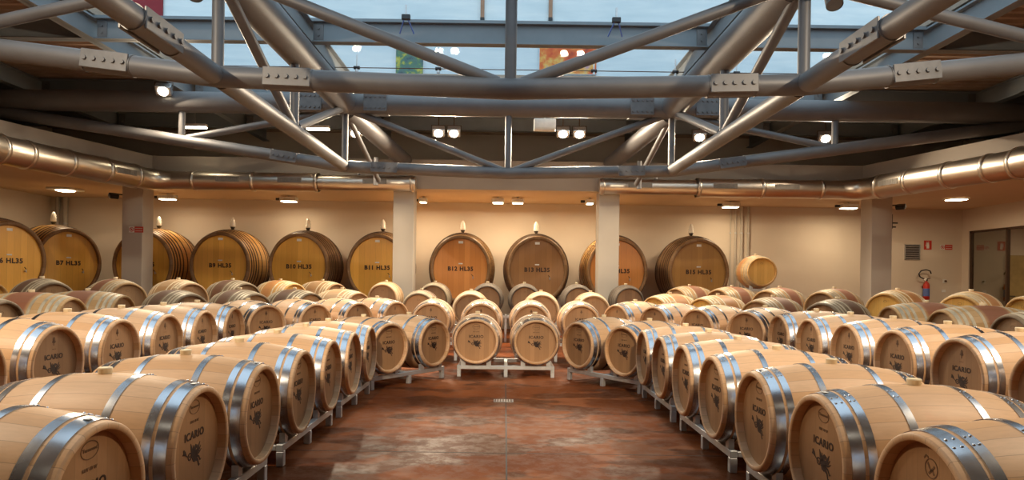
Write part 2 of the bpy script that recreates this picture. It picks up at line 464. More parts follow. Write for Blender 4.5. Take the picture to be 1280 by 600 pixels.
BH = 0.475   # unused alias kept for clarity of lengths
def make_barrel(kind, label, group):
    t = thing('wine_barrel', label, 'barrel', (0,0,0), 0, group)
    new = kind.startswith('new')
    sm, hm, hp = {'new1': ('oak','oak_head','hoop'), 'new2': ('oak','oak_head','hoop'), 'new3': ('oak','oak_head','hoop'),
                  'stained': ('old_staves','old_head','hoop_old'), 'grey': ('old_grey','old_head','hoop_old'),
                  'gold': ('old_gold','gold_head','hoop_pale'), 'dark': ('old_dark','old_head','hoop_dark'), 'tan': ('oak_end','old_head','hoop_pale'),
                  'yellow': ('old_gold','gold_head','hoop_old')}[kind]
    obj('staves', staves_mesh(M[sm]), t)
    h = obj('head', head_mesh(M[hm], -1), t); obj('head', head_mesh(M[hm], 1), t)
    if new: hs = [(.397,.447),(.345,.381),(.152,.187)]
    else: hs = [(.405,.445),(.345,.380),(.280,.312),(.170,.200)]
    for a, b in hs:
        for s in (-1, 1):
            t0, t1 = (s*a, s*b) if s > 0 else (-b, -a)
            obj('hoop', hoop_mesh(t0, t1, M[hp], rivet=new), t)
    obj('bung', bung_mesh(M['bung' if kind not in ('stained',) else 'bung']), t)
    if new:
        y = MARK_Y
        a = obj('lettering', text_mesh('ICARIO', .052, M['ink'], .0014, 1.05), h); a.location = (0, y, .062)
        if kind == 'new1':
            a = obj('cooper_stamp', stamp_oval, h); a.location = (0, y, .195)
            b = obj('stamp_lettering', text_mesh('Taransaud', .018, M['ink_brown'], .0006), a); b.location = (0, 0, .002)
            a = obj('stamp_lettering', text_mesh('BUT 60 W', .017, M['ink_brown'], .0008), h); a.location = (0, y, .127)
            a = obj('hoop_label', flat([[(-.017,-.011),(.017,-.011),(.017,.011),(-.017,.011)]], M['white'], 'hoop_label', 0, .0015), t)
            rr = rad(.42)+.005
            a.location = (0, -.425, rr); a.rotation_euler = (-PI/2, 0, 0); a['label'] = 'small white paper label on the end hoop'
        elif kind == 'new3':
            a = obj('cooper_stamp', stamp_round, h); a.location = (.0, y, .17)
        else:
            a = obj('cooper_stamp', stamp_leaf, h); a.location = (0, y, .185)
            a = obj('stamp_lettering', text_mesh('- - - -', .016, M['ink_brown'], .0008), h); a.location = (0, y, .120)
        a = obj('winged_emblem', emb, h); a.location = (0, y, -.025); a.scale = (1.18, 1, .92)
    else:
        a = obj('cooper_stamp', flat(ringstrips(0,0,.026,.016,.003), M['ink_brown'], 'cooper_stamp'), h); a.location = (0, MARK_Y, .17)
    return t
protos = {}; used = {}
GROUPS = {1: 'new oak barrels in the front row', 2: 'new oak barrels in the second row',
          3: 'old barrels in the third row', 4: 'old barrels in the fourth row'}
def barrel(kind, hx, hy, az, yaw, label, ring):
    """hx, hy: centre of the front head on plan; yaw: axis direction measured from +Y towards +X"""
    cx = hx + math.sin(yaw)*HL; cy = hy + math.cos(yaw)*HL
    if kind not in protos:
        protos[kind] = make_barrel(kind, label, GROUPS[ring]); o = protos[kind]
        o.location = (cx, cy, az); o.rotation_euler = (0,0,-yaw); tag(o, label, None, GROUPS[ring])
    else: o = dup(protos[kind], (cx, cy, az), -yaw, label, GROUPS[ring])
    return o

_rk = {}
def rack(hx, hy, yaw, az, span, label, group):
    """steel stand for two barrels; (hx,hy) midpoint between the two heads, span = distance between barrels"""
    key = (round(az,3), round(span,3))
    cx = hx + math.sin(yaw)*HL; cy = hy + math.cos(yaw)*HL
    if key in _rk: return dup(_rk[key], (cx,cy,0), -yaw, label, group)
    W = span+.50; tb = .05; ty = .385
    top = az - rad(ty-tb/2) - .007 ; zb = top-tb
    t = thing('barrel_rack', label, 'barrel rack', (cx,cy,0), -yaw, group)
    f = MB()
    for s in (-1, 1): f.bevbox(-W/2, W/2, s*ty-tb/2, s*ty+tb/2, zb, top, .004)
    for x in (-W/2+tb/2, 0, W/2-tb/2): f.bevbox(x-tb/2, x+tb/2, -ty+tb/2, ty-tb/2, zb+.006, top-.006, .004)
    f.build('frame', M['rack'], t)
    for s in (-1, 1):
        for x in (-W/2+tb/2, 0, W/2-tb/2):
            MB().bevbox(x-tb/2, x+tb/2, s*ty-tb/2, s*ty+tb/2, 0, zb, .004).build('leg', M['rack'], t)
    # cradle blocks either side of each barrel
    for s in (-1, 1):
        for x in (-span/2, span/2):
            for q in (-1, 1):
                yy = s*ty; r = rad(ty-.02)+.006; dx = .17; zt = az - math.sqrt(r*r-dx*dx) - .002
                b = MB(); w = .03
                x0 = x+q*dx
                zi = az - math.sqrt(r*r-(dx-w)**2)-.003; zo = az - math.sqrt(r*r-(dx+w)**2)-.003
                xa, za, xb, zb2 = (x0-q*w, zi, x0+q*w, zo)
                vs = []
                for y in (yy-.02, yy+.02):
                    vs += [(xa,y,top),(xb,y,top),(xb,y,zb2),(xa,y,max(za, top+.001))]
                b.add(vs, [(0,1,2,3),(7,6,5,4),(0,4,5,1),(1,5,6,2),(2,6,7,3),(3,7,4,0)])
                b.build('cradle', M['rack'], t)
    _rk[key] = t; return t

S = .796
A1, A2, A3, A4 = .475, .62, .735, .875
ordw = ['first','second','third','fourth','fifth','sixth','seventh','eighth']
# ---- ring 1
x1, z1 = 1.46, 7.13
for sgn, side in ((-1,'left'), (1,'right')):
    for k in range(7):
        n = 6-k    # 0 = nearest the camera
        where = 'nearest the camera' if n == 0 else ('farthest from the camera' if k == 0 else ordw[n]+' from the camera')
        kd = 'new3' if (sgn == 1 and k == 6) else 'new1'
        barrel(kd, sgn*x1, z1-k*S, A1, sgn*PI/2, f'new oak barrel in the front row, {side} side, {where}', 1)
    for j in range(4):
        ks = (2*j, 2*j+1)
        mid = z1-(2*j+.5)*S
        if j == 3: mid = z1-6.5*S
        rack(sgn*x1, mid, sgn*PI/2, A1, S, f'low steel rack, {side} side of the front row, {ordw[3-j]} from the camera', 'low barrel racks of the front row')
    cxy = ((.895,8.40),(1.352,7.748)); yc = sgn*math.radians(55)
    for j, (a, b) in enumerate(cxy):
        barrel('new1', sgn*a, b, A1, yc, f'new oak barrel at the {side} front row corner, ' + ('beside the middle pair' if j == 0 else 'beside the side row'), 1)
    rack(sgn*(cxy[0][0]+cxy[1][0])/2, (cxy[0][1]+cxy[1][1])/2, yc, A1, S, f'low grey steel rack standing askew at the {side} corner of the front row', 'low barrel racks of the front row')
for sgn, side in ((-1,'left'), (1,'right')):
    barrel('new1', sgn*S/2, 8.69, A1, 0, f'new oak barrel facing the camera, front row middle, {side} of the pair', 1)
rack(0, 8.69, 0, A1, S, 'low grey steel rack facing the camera under the middle pair of barrels', 'low barrel racks of the front row')
# ---- ring 2
x2, z2 = 3.31, 8.05
for sgn, side in ((-1,'left'), (1,'right')):
    for k in range(6):
        n = 5-k
        where = 'nearest the camera' if n == 0 else ('farthest from the camera' if k == 0 else ordw[n]+' from the camera')
        barrel('new2', sgn*x2, z2-k*S, A2, sgn*PI/2, f'new oak barrel in the second row, {side} side, {where}', 2)
    for j in range(3):
        rack(sgn*x2, z2-(2*j+.5)*S, sgn*PI/2, A2, S, f'taller steel rack, second row, {side} side, {ordw[2-j]} from the camera', 'taller barrel racks of the second row')
    d = (.592,-.806); yc = sgn*math.radians(53.7); p0 = (1.78,10.75)
    for k in range(4):
        barrel('new2', sgn*(p0[0]+d[0]*S*k), p0[1]+d[1]*S*k, A2, yc, f'new oak barrel at the {side} corner of the second row, {ordw[k]} from the centre', 2)
    for j in range(2):
        q = (2*j+.5)*S
        rack(sgn*(p0[0]+d[0]*q), p0[1]+d[1]*q, yc, A2, S, f'taller steel rack at the {side} corner of the second row, ' + ('nearer the centre' if j == 0 else 'nearer the side'), 'taller barrel racks of the second row')
    rack(sgn*S, 10.4, 0, A2, S, f'taller steel rack facing the camera in the second row, {side} of the middle', 'taller barrel racks of the second row')
for k, nm in ((-1.5,'outer left'),(-.5,'inner left'),(.5,'inner right'),(1.5,'outer right')):
    barrel('new2', k*S, 10.4, A2, 0, f'new oak barrel facing the camera, second row, {nm} of the middle four', 2)
# ---- ring 3
x3 = 4.87
for sgn, side in ((-1,'left'), (1,'right')):
    for k, y in enumerate((8.4, 7.4, 6.4, 5.4)):
        kd = 'stained' if k != 2 else 'grey'
        barrel(kd, sgn*x3, y, A3, sgn*PI/2, f'old dull-hooped barrel in the third row, {side} side, {ordw[3-k]} from the camera', 3)
    for j in range(2):
        rack(sgn*x3, (7.9, 5.9)[j], sgn*PI/2, A3, 1.0, f'steel rack in the third row on the {side} side, ' + ('farther pair' if j == 0 else 'nearer pair'), 'barrel racks of the third row')
    d = (.6,-.8); yc = sgn*math.radians(53); p0 = (2.63,11.8); st = 1.02
    kinds = ('tan','gold','stained','grey') if sgn > 0 else ('tan','stained','grey','stained')
    for k in range(4):
        kd = {1:('gold','gold','stained','grey'), -1:('tan','grey','grey','grey')}[sgn][k]
        barrel(kd, sgn*(p0[0]+d[0]*st*k), p0[1]+d[1]*st*k, A3, yc, f'old barrel at the {side} corner of the third row, {ordw[k]} from the centre', 3)
    for j in range(2):
        q = (2*j+.5)*st
        rack(sgn*(p0[0]+d[0]*q), p0[1]+d[1]*q, yc, A3, st, f'steel rack at the {side} corner of the third row, ' + ('nearer the centre' if j == 0 else 'nearer the side'), 'barrel racks of the third row')
    rack(sgn*1.13, 12.0, 0, A3, .94, f'steel rack facing the camera in the third row, {side} of the middle', 'barrel racks of the third row')
for x, nm, kd in ((-1.6,'outer left','grey'),(-.66,'inner left','tan'),(.66,'inner right','tan'),(1.6,'outer right','tan')):
    barrel(kd, x, 12.0, A3, 0, f'old barrel facing the camera, third row, {nm} of the middle four', 3)
# ---- ring 4
x4 = 6.46
for sgn, side in ((-1,'left'), (1,'right')):
    for k, y in enumerate((8.3, 7.3)):
        barrel('gold', sgn*x4, y, A4, sgn*PI/2, f'old golden barrel in the rear row, {side} side, ' + ('farther' if k == 0 else 'nearer') + ' of two', 4)
    rack(sgn*x4, 7.8, sgn*PI/2, A4, 1.0, f'tall steel rack at the {side} end of the rear row', 'barrel racks of the rear row')
    d = (.6,-.8); yc = sgn*math.radians(53); p0 = (3.42,13.35)
    for k in range(6):
        kd = {1:('stained','stained','stained','stained','gold','gold'), -1:('tan','gold','grey','tan','stained','grey')}[sgn][k]
        barrel(kd, sgn*(p0[0]+d[0]*k), p0[1]+d[1]*k, A4, yc, f'old barrel at the {side} corner of the rear row, {ordw[k]} from the centre', 4)
    for j in range(3):
        q = (2*j+.5)
        rack(sgn*(p0[0]+d[0]*q), p0[1]+d[1]*q, yc, A4, 1.0, f'tall steel rack, rear row, {side} corner, {ordw[j]} from the centre', 'barrel racks of the rear row')
    rack(sgn*2.02, 13.5, 0, A4, 1.04, f'tall steel rack facing the camera in the rear row, {side} of the middle', 'barrel racks of the rear row')
rack(0, 13.5, 0, A4, .78, 'tall steel rack facing the camera in the middle of the rear row', 'barrel racks of the rear row')
for x, nm, kd in ((-2.54,'outermost left','tan'),(-1.5,'second from the left','grey'),(-.39,'third from the left','dark'),(.39,'third from the right','dark'),(1.5,'second from the right','dark'),(2.54,'outermost right','dark')):
    barrel(kd, x, 13.5, A4, 0, f'old barrel facing the camera, rear row, {nm} of the middle six', 4)
# single yellow barrel raised on its own stand
yb = math.radians(5); bx, by = 5.18, 13.32
GROUPS[5] = 'raised barrel'
o = make_barrel('yellow', 'barrel with a bright yellow head raised above the rear row beside cask B15', None)
o.location = (bx+math.sin(yb)*HL, by+math.cos(yb)*HL, 1.53); o.rotation_euler = (0,0,-yb)
if 'group' in o: del o['group']
st = thing('barrel_stand', 'tall steel stand under the raised yellow headed barrel', 'barrel stand', (bx+math.sin(yb)*HL, by+math.cos(yb)*HL, 0), -yb)
f = MB(); rr = rad(.26)+.002
for s in (-1, 1):
    f.bevbox(-.27,.27, s*.3-.03, s*.3+.03, 1.53-rr-.07, 1.53-rr-.012, .005)
f.bevbox(-.27,-.21,-.27,.27,1.53-rr-.066,1.53-rr-.016,.005); f.bevbox(.21,.27,-.27,.27,1.53-rr-.066,1.53-rr-.016,.005)
f.build('frame', M['rack'], st)
for s in (-1, 1):
    for q in (-1, 1): MB().bevbox(q*.24-.03,q*.24+.03,s*.3-.03,s*.3+.03,0,1.53-rr-.07,.005).build('leg', M['rack'], st)
    for q in (-1, 1):
        dx = .17; zo = 1.53-math.sqrt((rr+.008)**2-(dx+.03)**2)-.003; zi = 1.53-math.sqrt((rr+.008)**2-(dx-.03)**2)-.003; tp = 1.53-rr-.012
        vs = []
        for y in (s*.3-.02, s*.3+.02): vs += [(q*(dx-.03),y,tp),(q*(dx+.03),y,tp),(q*(dx+.03),y,zo),(q*(dx-.03),y,max(zi,tp+.001))]
        MB().add(vs, [(0,1,2,3),(7,6,5,4),(0,4,5,1),(1,5,6,2),(2,6,7,3),(3,7,4,0)]).build('cradle', M['rack'], st)

# ------------------------------------------------------------------ big upright casks
CL, CX, CZ, CB = .75, .70, .785, .10   # half length, half width, half height, bulge
def crad(t): q = t/CL; return 1 + (CB/CX)*(1-q*q)
def make_cask(smat, hmat, text, label):
    t = thing('oak_cask', label, 'cask', (0,0,0), 0, 'big oval casks along the back wall')
    mb = MB(); n = 14; e = .012
    mb.lathe([[(-CL+e+(2*CL-2*e)*i/n, CX*crad(-CL+e+(2*CL-2*e)*i/n)) for i in range(n+1)]], 64, 'Y', 1, CZ/CX)
    mb.build('staves', M[smat], t)
    for s in (-1, 1):
        MB().lathe([[(s*(CL-.05), CX*crad(CL-.05)+.004), (s*(CL-e), CX+.004), (s*CL, CX-.008), (s*CL, CX-.052), (s*(CL-.01), CX-.06)],
                   [(s*(CL-.01), CX-.06), (s*(CL-.07), CX-.064)]], 64, 'Y', 1, CZ/CX).build('rim', M['cask_rim'], t)
    h = None
    for s in (-1, 1):
        mb = MB(); mb.disc(s*(CL-.065), CX-.062, 64, 'Y', 1, CZ/CX); o = mb.build('head', M[hmat], t)
        if s < 0: h = o
    for a, b in ((.62,.655),(.53,.565),(.43,.465),(.31,.345),(.13,.165)):
        for s in (-1, 1):
            t0, t1 = sorted((s*a, s*b)); k = 3
            prof = [(t0+(t1-t0)*i/k, CX*crad(t0+(t1-t0)*i/k)+.007) for i in range(k+1)]
            MB().lathe([[(t0, CX*crad(t0)-.002), prof[0]], prof, [prof[-1], (t1, CX*crad(t1)-.002)]], 64, 'Y', 1, CZ/CX).build('hoop', M['iron'], t)
    y = -(CL-.065)-.002
    a = obj('lettering', text_mesh(text, .135, M['ink'], .006, 1.0), h); a.location = (0, y, .0)
    for nm, x, z, w, hh in (('tag', 0, .125, .05, .014), ('tag', 0, .63, .055, .028)):
        MB().bevbox(x-w, x+w, y-.008, y, z-hh, z+hh, .003).build('tag_plate', M['white'], t)
    # small sampling tap low on the right of the head
    tp = MB(); tp.sweep([(.3,y,-.20),(.3,y-.05,-.20)], .014, 10); tp.sweep([(.3,y-.045,-.16),(.3,y-.045,-.23)], .009, 8)
    tp.build('tap', M['alu'], t)
    hd = MB(); hd.sweep([(.3,y-.045,-.165),(.262,y-.055,-.12)], .008, 8); hd.build('tap_handle', M['iron'], t)
    # glass fermentation bubbler on the bung hole
    zt = CZ*crad(0)
    b = thing('bubbler', '', ''); 
    for k_ in ('label','category'):
        if k_ in b: del b[k_]
    bpy.data.objects.remove(b)
    bb = MB().lathe([[(zt-.01,.022),(zt+.06,.055),(zt+.075,.058)]], 16, 'Z').disc(zt+.075,.058,16,'Z').build('bubbler_base', M['black'], t)
    g = MB().lathe([[(zt+.076,.058),(zt+.10,.072),(zt+.13,.056),(zt+.165,.07),(zt+.20,.05),(zt+.23,.058),(zt+.262,.036),(zt+.29,.030),(zt+.305,.012)]], 10, 'Z').disc(zt+.305,.012,10,'Z')
    g.build('glass_bulb', M['bulb'], bb)
    return t
casks = [('B6 HL35','cask_gold','ch_gold',-9.93,13.2,-68,'golden brown'), ('B7 HL35','cask_gold','ch_gold',-9.95,15.02,-60,'golden'),
 ('B8 HL35','cask_gold','ch_gold',-8.58,15.5,0,'golden'), ('B9 HL35','cask_gold','ch_gold',-6.76,15.5,0,'golden'),
 ('B10 HL35','cask_dark','ch_gold',-4.90,15.5,0,'golden'), ('B11 HL35','cask_gold','ch_gold',-3.05,15.5,0,'golden'),
 ('B12 HL35','cask_gold','ch_orange',-1.08,15.5,0,'orange brown'), ('B13 HL35','cask_dark','ch_brown',.73,15.5,0,'dark brown'),
 ('B14 HL35','cask_gold','ch_orange',2.62,15.5,0,'orange'), ('B15 HL35','cask_dark','ch_olive',4.55,15.5,0,'olive brown')]
mids = {}
def cask_stand(loc, rz, label):
    t = thing('cask_stand', label, 'cask stand', (loc[0],loc[1],0), rz, 'cradles under the big casks')
    for s in (-1, 1):
        b = MB(); y0, y1 = s*.42-.09, s*.42+.09; r_ = crad(.42); n = 10; W = .6; ax, az_ = CX*crad(.33)+.02, CZ*crad(.33)+.02
        vs = []; 
        for y in (y0, y1):
            for i in range(n+1):
                x = -W+2*W*i/n
                vs.append((x, y, 0)); vs.append((x, y, CASKZ-az_*math.sqrt(1-(x/ax)**2)))
        m = 2*(n+1); fs = []
        for i in range(n):
            a = 2*i
            fs += [(a,a+2,a+3,a+1),(m+a,m+a+1,m+a+3,m+a+2),(a+1,a+3,m+a+3,m+a+1),(a,m+a,m+a+2,a+2)]
        fs += [(0,1,m+1,m),(2*n,m+2*n,m+2*n+1,2*n+1)]
        b.add(vs, fs); b.build('saddle', M['pillar'], t)
    return t
CASKZ = 1.535
for i, (tx, sm_, hm_, x, y, yw, cl) in enumerate(casks):
    yw_ = math.radians(yw); c = make_cask(sm_, hm_, tx, f'big oval {cl} oak cask marked {tx} by the back wall')
    loc = (x+math.sin(yw_)*CL, y+math.cos(yw_)*CL, CASKZ)
    c.location = loc; c.rotation_euler = (0,0,-yw_)
    cask_stand(loc, -yw_, f'masonry cradle under the big cask marked {tx.split()[0]}')

# ------------------------------------------------------------------ room
WX, WZ, H0, FT = 11.97, 17.3, 3.3, 3.95     # side walls, back wall, soffit height, fascia top
YB = -6.0
fl = MB(); fl.box(-WX-.2, WX+3.4, YB-.2, WZ+.2, -.2, 0); struct('floor', fl, M['floor'])
j = MB()
j.box(-.006,.006, YB, 8.2, 0, .0012)
for y in (1.7, 4.93): j.box(-WX, WX, y-.005, y+.005, 0, .001)
struct('trim_1', j, M['joint'])
dr = MB().box(-.13,.08,6.97,7.12,0,.006); d_ = thing('floor_drain', 'small square steel floor drain plate in the middle of the floor', 'drain')
dr.build('frame', M['alu'], d_)
g = MB()
for i in range(7): g.box(-.12+.028*i,-.105+.028*i,6.985,7.105,.006,.008)
g.build('grate', M['iron'], d_)
w = MB().box(-WX-.2, WX+3.4, WZ, WZ+.2, 0, 5.6); struct('wall_back', w, M['wall'])
w = MB().box(-WX-.2, -WX, YB, WZ, 0, 5.6); struct('wall_left', w, M['wall'])
w = MB(); OY0, OY1, OH = 13.2, 17.05, 2.72
w.box(WX, WX+.2, YB, OY0, 0, 5.6); w.box(WX, WX+.2, OY0, OY1, OH, 5.6); w.box(WX, WX+.2, OY1, WZ, 0, 5.6); struct('wall_right', w, M['wall'])
w = MB().box(-WX-.2, WX+.2, YB-.2, YB, 0, 5.6); struct('wall_front', w, M['wall'])
w = MB(); w.box(WX+3.2, WX+3.4, 11.8, WZ, 0, 2.9); w.box(WX+.2, WX+3.4, 11.6, 11.8, 0, 2.9); w.box(WX+.2, WX+3.4, 11.6, WZ, 2.9, 3.0)
struct('wall_corridor', w, M['wall'])
# soffit ring (low plaster ceiling round the hall) with its fascia
c = MB(); IX, IZ = 8.5, 14.78
IC, JX, JY = 7.98, 8.98, 11.1
c.box(-WX, WX, IZ, WZ, H0, FT)
for s_ in (-1, 1):
    P = [(s_*WX, IZ), (s_*IC, IZ), (s_*JX, JY), (s_*JX, YB), (s_*WX, YB)]
    vs = [(x, y, H0) for x, y in P] + [(x, y, FT) for x, y in P]
    c.add(vs, [list(range(5)), list(range(5, 10))[::-1]] + [(i, (i+1) % 5, 5+(i+1) % 5, 5+i) for i in range(5)])
struct('ceiling', c, M['soffit'])
c = MB(); e_ = .02
F = [(-JX,YB),(-JX,JY),(-IC,IZ),(IC,IZ),(JX,JY),(JX,YB)]
for (x0,y0),(x1,y1) in zip(F[:-1], F[1:]):
    d = Vector((x1-x0, y1-y0)).normalized(); nx, ny = d.y*e_, -d.x*e_
    vs = [(x0,y0),(x1,y1),(x1+nx,y1+ny),(x0+nx,y0+ny)]
    c.add([(a_,b_,H0+.01) for a_,b_ in vs]+[(a_,b_,FT+.01) for a_,b_ in vs], [(0,1,2,3),(7,6,5,4),(0,4,5,1),(1,5,6,2),(2,6,7,3),(3,7,4,0)])
struct('trim_2', c, plaster('grey_fascia_plaster', (.36,.31,.26)))
# glazed door wall on the right
w = MB()
fr = .05
for y in (OY1-fr, 15.78, OY0): w.box(WX+.03, WX+.11, y, y+fr, 0, OH)
w.box(WX+.03, WX+.11, OY0, OY1, OH-fr, OH)
o = struct('door_1', w, M['iron'])
MB().box(WX+.065, WX+.075, 15.83, OY1-fr, 0, OH-fr).build('glass_pane', M['door_glass'], o)
w = MB(); w.bevbox(WX+1.10, WX+2.0, WZ-.06, WZ-.001, 0, 2.12, .005); o = struct('door_2', w, simple('ochre_door', (.42,.30,.12), .5))
hd = MB(); hd.sweep([(WX+1.2, WZ-.06, 1.05), (WX+1.2, WZ-.11, 1.05), (WX+1.33, WZ-.11, 1.05)], .012, 8); hd.build('door_handle', M['black'], o)
# pillars
for x, lb in ((-8.36,'square plaster pillar at the left corner with a red notice on it'), (-2.31,'square plaster pillar left of centre in front of the cask marked B11'),
              (2.28,'square plaster pillar right of centre in front of the cask marked B14'), (8.37,'square plaster pillar at the right corner')):
    h_ = 3.3
    t = thing('pillar', lb, 'pillar', (x, 14.92, 0), 0, 'plaster pillars'); hw = .23
    MB().bevbox(-hw, hw, -.23, .23, 0, h_-.001, .008).build('shaft', M['pillar'], t)
    MB().box(-hw-.01, hw+.01, -.245, .245, 0, .1).build('plinth', M['pillar'], t)
# notices
def notice(x, y, z, label):
    t = thing('notice', label, 'sign', (x, y, z))
    MB().box(-.155,-.035,-.006,0,-.065,.065).build('symbol_panel', M['white'], t)
    s = obj('symbol', flat(ringstrips(-.095,0,.05,.05,.012)+[strip([(-.125,.03),(-.065,-.03)],[.006,.006]), [(-.11,-.02),(-.08,-.02),(-.08,.02),(-.11,.02)]], M['red'], 'symbol', -.0085), t)
    MB().box(-.03,.165,-.006,0,-.065,.065).build('text_panel', M['red'], t)
    MB().box(-.012,.147,-.0075,-.006,-.035,-.025).box(-.012,.147,-.0075,-.006,.018,.028).build('text_line', M['white'], t)
    return t
notice(-8.27, 14.92-.232, 2.30, 'red and white prohibition notice on the left corner pillar')
notice(11.55, WZ-.001, 2.31, 'red and white prohibition notice on the back wall right of the hydrant sign')
t = thing('fire_sign', 'square red fire extinguisher sign on the back wall at the right', 'sign', (11.07, WZ-.001, 2.36))
MB().box(-.10,.10,-.006,0,-.12,.12).build('panel', M['red'], t)
obj('symbol', flat([strip([(0,-.09),(0,-.02),(0,.05)],[.035,.035,.03]), strip([(0,.05),(.0,.08),(.035,.075)],[.01,.01,.006]), strip([(-.03,.085),(-.045,.03),(-.055,-.03)],[.006,.005,.008])], M['white'], 'symbol', -.0085), t)
# wall vent
t = thing('wall_vent', 'grey square louvred vent on the back wall right of the corner pillar', 'vent', (10.66, WZ-.001, 2.17))
f = MB(); q = .20
f.box(-q,q,-.03,0,q-.02,q); f.box(-q,q,-.03,0,-q,-q+.02); f.box(-q,-q+.02,-.03,0,-q,q); f.box(q-.02,q,-.03,0,-q,q); f.build('frame', M['alu'], t)
MB().box(-q+.02,q-.02,-.004,0,-q+.02,q-.02).build('backing', M['black'], t)
for i in range(6):
    z = -q+.05+i*.058
    MB().add([(-q+.02,-.028,z-.016),(q-.02,-.028,z-.016),(q-.02,-.006,z+.018),(-q+.02,-.006,z+.018),(-q+.02,-.030,z-.012),(q-.02,-.030,z-.012),(q-.02,-.008,z+.022),(-q+.02,-.008,z+.022)],
             [(0,1,2,3),(7,6,5,4),(0,4,5,1),(2,6,7,3),(0,3,7,4),(1,5,6,2)]).build('louvre', M['alu'], t)
# extinguisher
t = thing('fire_extinguisher', 'red fire extinguisher with a blue label and black hose on the back wall', 'fire extinguisher', (10.98, WZ-.11, .92))
MB().lathe([[(0,.05),(.012,.078),(.38,.078),(.44,.06),(.47,.025),(.50,.022)]], 24, 'Z').disc(0,.05,24,'Z').build('cylinder', M['red'], t)
MB().lathe([[(.10,.0795),(.30,.0795)]], 24, 'Z').build('blue_label', M['blue'], t)
MB().bevbox(-.02,.02,-.03,.03,.5,.55,.004).bevbox(-.015,.015,-.14,.0,.55,.565,.003).build('valve', M['iron'], t)
MB().sweep([(-.02,0,.53),(-.10,-.02,.56),(-.19,-.03,.60),(-.22,-.03,.68),(-.16,-.03,.76),(-.03,-.03,.79),(.07,-.03,.76),(.11,-.02,.69)], .016, 10).build('hose', M['black'], t)
MB().sweep([(-.06,-.09,.56),(-.12,-.1,.50)], [.02,.035], 10).build('horn', M['white'], t)
MB().box(-.05,.05,.079,.108,.30,.36).build('bracket', M['iron'], t)
# sockets
t = thing('wall_socket', 'round white wall switch above the plate beside the glazed door', 'switch', (11.52, WZ-.001, 1.42))
MB().bevbox(-.05,.05,-.012,0,-.05,.05,.004).build('plate', M['white'], t); MB().lathe([[(-.05,.02),(-.012,.03)]],16,'Y',org=(.02,0,0)).disc(-.05,.02,16,'Y',org=(.02,0,0)).build('knob', M['iron'], t)
t = thing('wall_socket', 'small white blank plate low on the back wall beside the glazed door', 'socket', (11.5, WZ-.001, 1.16))
MB().bevbox(-.055,.055,-.012,0,-.035,.035,.004).build('plate', M['white'], t)
# pipes on the back wall
for nm, x, r_ in (('leftmost of the four beside the cask marked B15',5.86,.018),('second of the four beside the cask marked B15',5.99,.03),('third of the four beside the cask marked B15',6.15,.04),('rightmost of the four beside the cask marked B15',6.33,.028),
                  ('left of the pair behind the cask marked B7',-11.75,.05),('right of the pair behind the cask marked B7',-11.55,.06)):
    t = thing('wall_pipe', f'pale vertical pipe on the back wall, {nm}', 'pipe', (x, WZ-.07, 0), 0, 'vertical wall pipes')
    MB().sweep([(0,0,0),(0,0,H0-.002)], r_, 14).build('pipe', M['pillar'], t)
    for z in (1.2, 2.6): MB().lathe([[(z-.015, r_+.004),(z+.015, r_+.004)]],14,'Z').box(-.012,.012,0,.069,z-.012,z+.012).build('clamp', M['alu'], t)
# cameras on pillars
for sx in (-1, 1):
    t = thing('security_camera', f'small black camera under the ceiling outside the {"left" if sx<0 else "right"} corner pillar', 'camera', (sx*8.80, 14.75, 3.05))
    MB().sweep([(-sx*.22,.05,.03),(0,.05,.05),(0,0,.0)], .015, 8).build('arm', M['black'], t)
    R_ = Matrix.Rotation(sx*.6, 4, 'Z') @ Matrix.Rotation(-sx*.5, 4, 'Y')
    MB().bevbox(-.06,.06,-.11,.08,-.05,.05,.012,R_).build('body', M['black'], t)
    MB().lathe([[(-.125,.03),(-.11,.035)]],14,'Y',mat=R_).disc(-.125,.03,14,mat=R_).build('lens', M['iron'], t)
t = thing('pipe_bracket', 'black bracket on the outer side of the right corner pillar', 'bracket', (8.605, 14.72, 2.72))
MB().box(-.015,.015,-.01,.02,-.16,.16).box(0,.13,-.01,.015,-.05,-.02).box(0,.09,-.01,.015,-.14,-.11).build('bracket', M['black'], t)

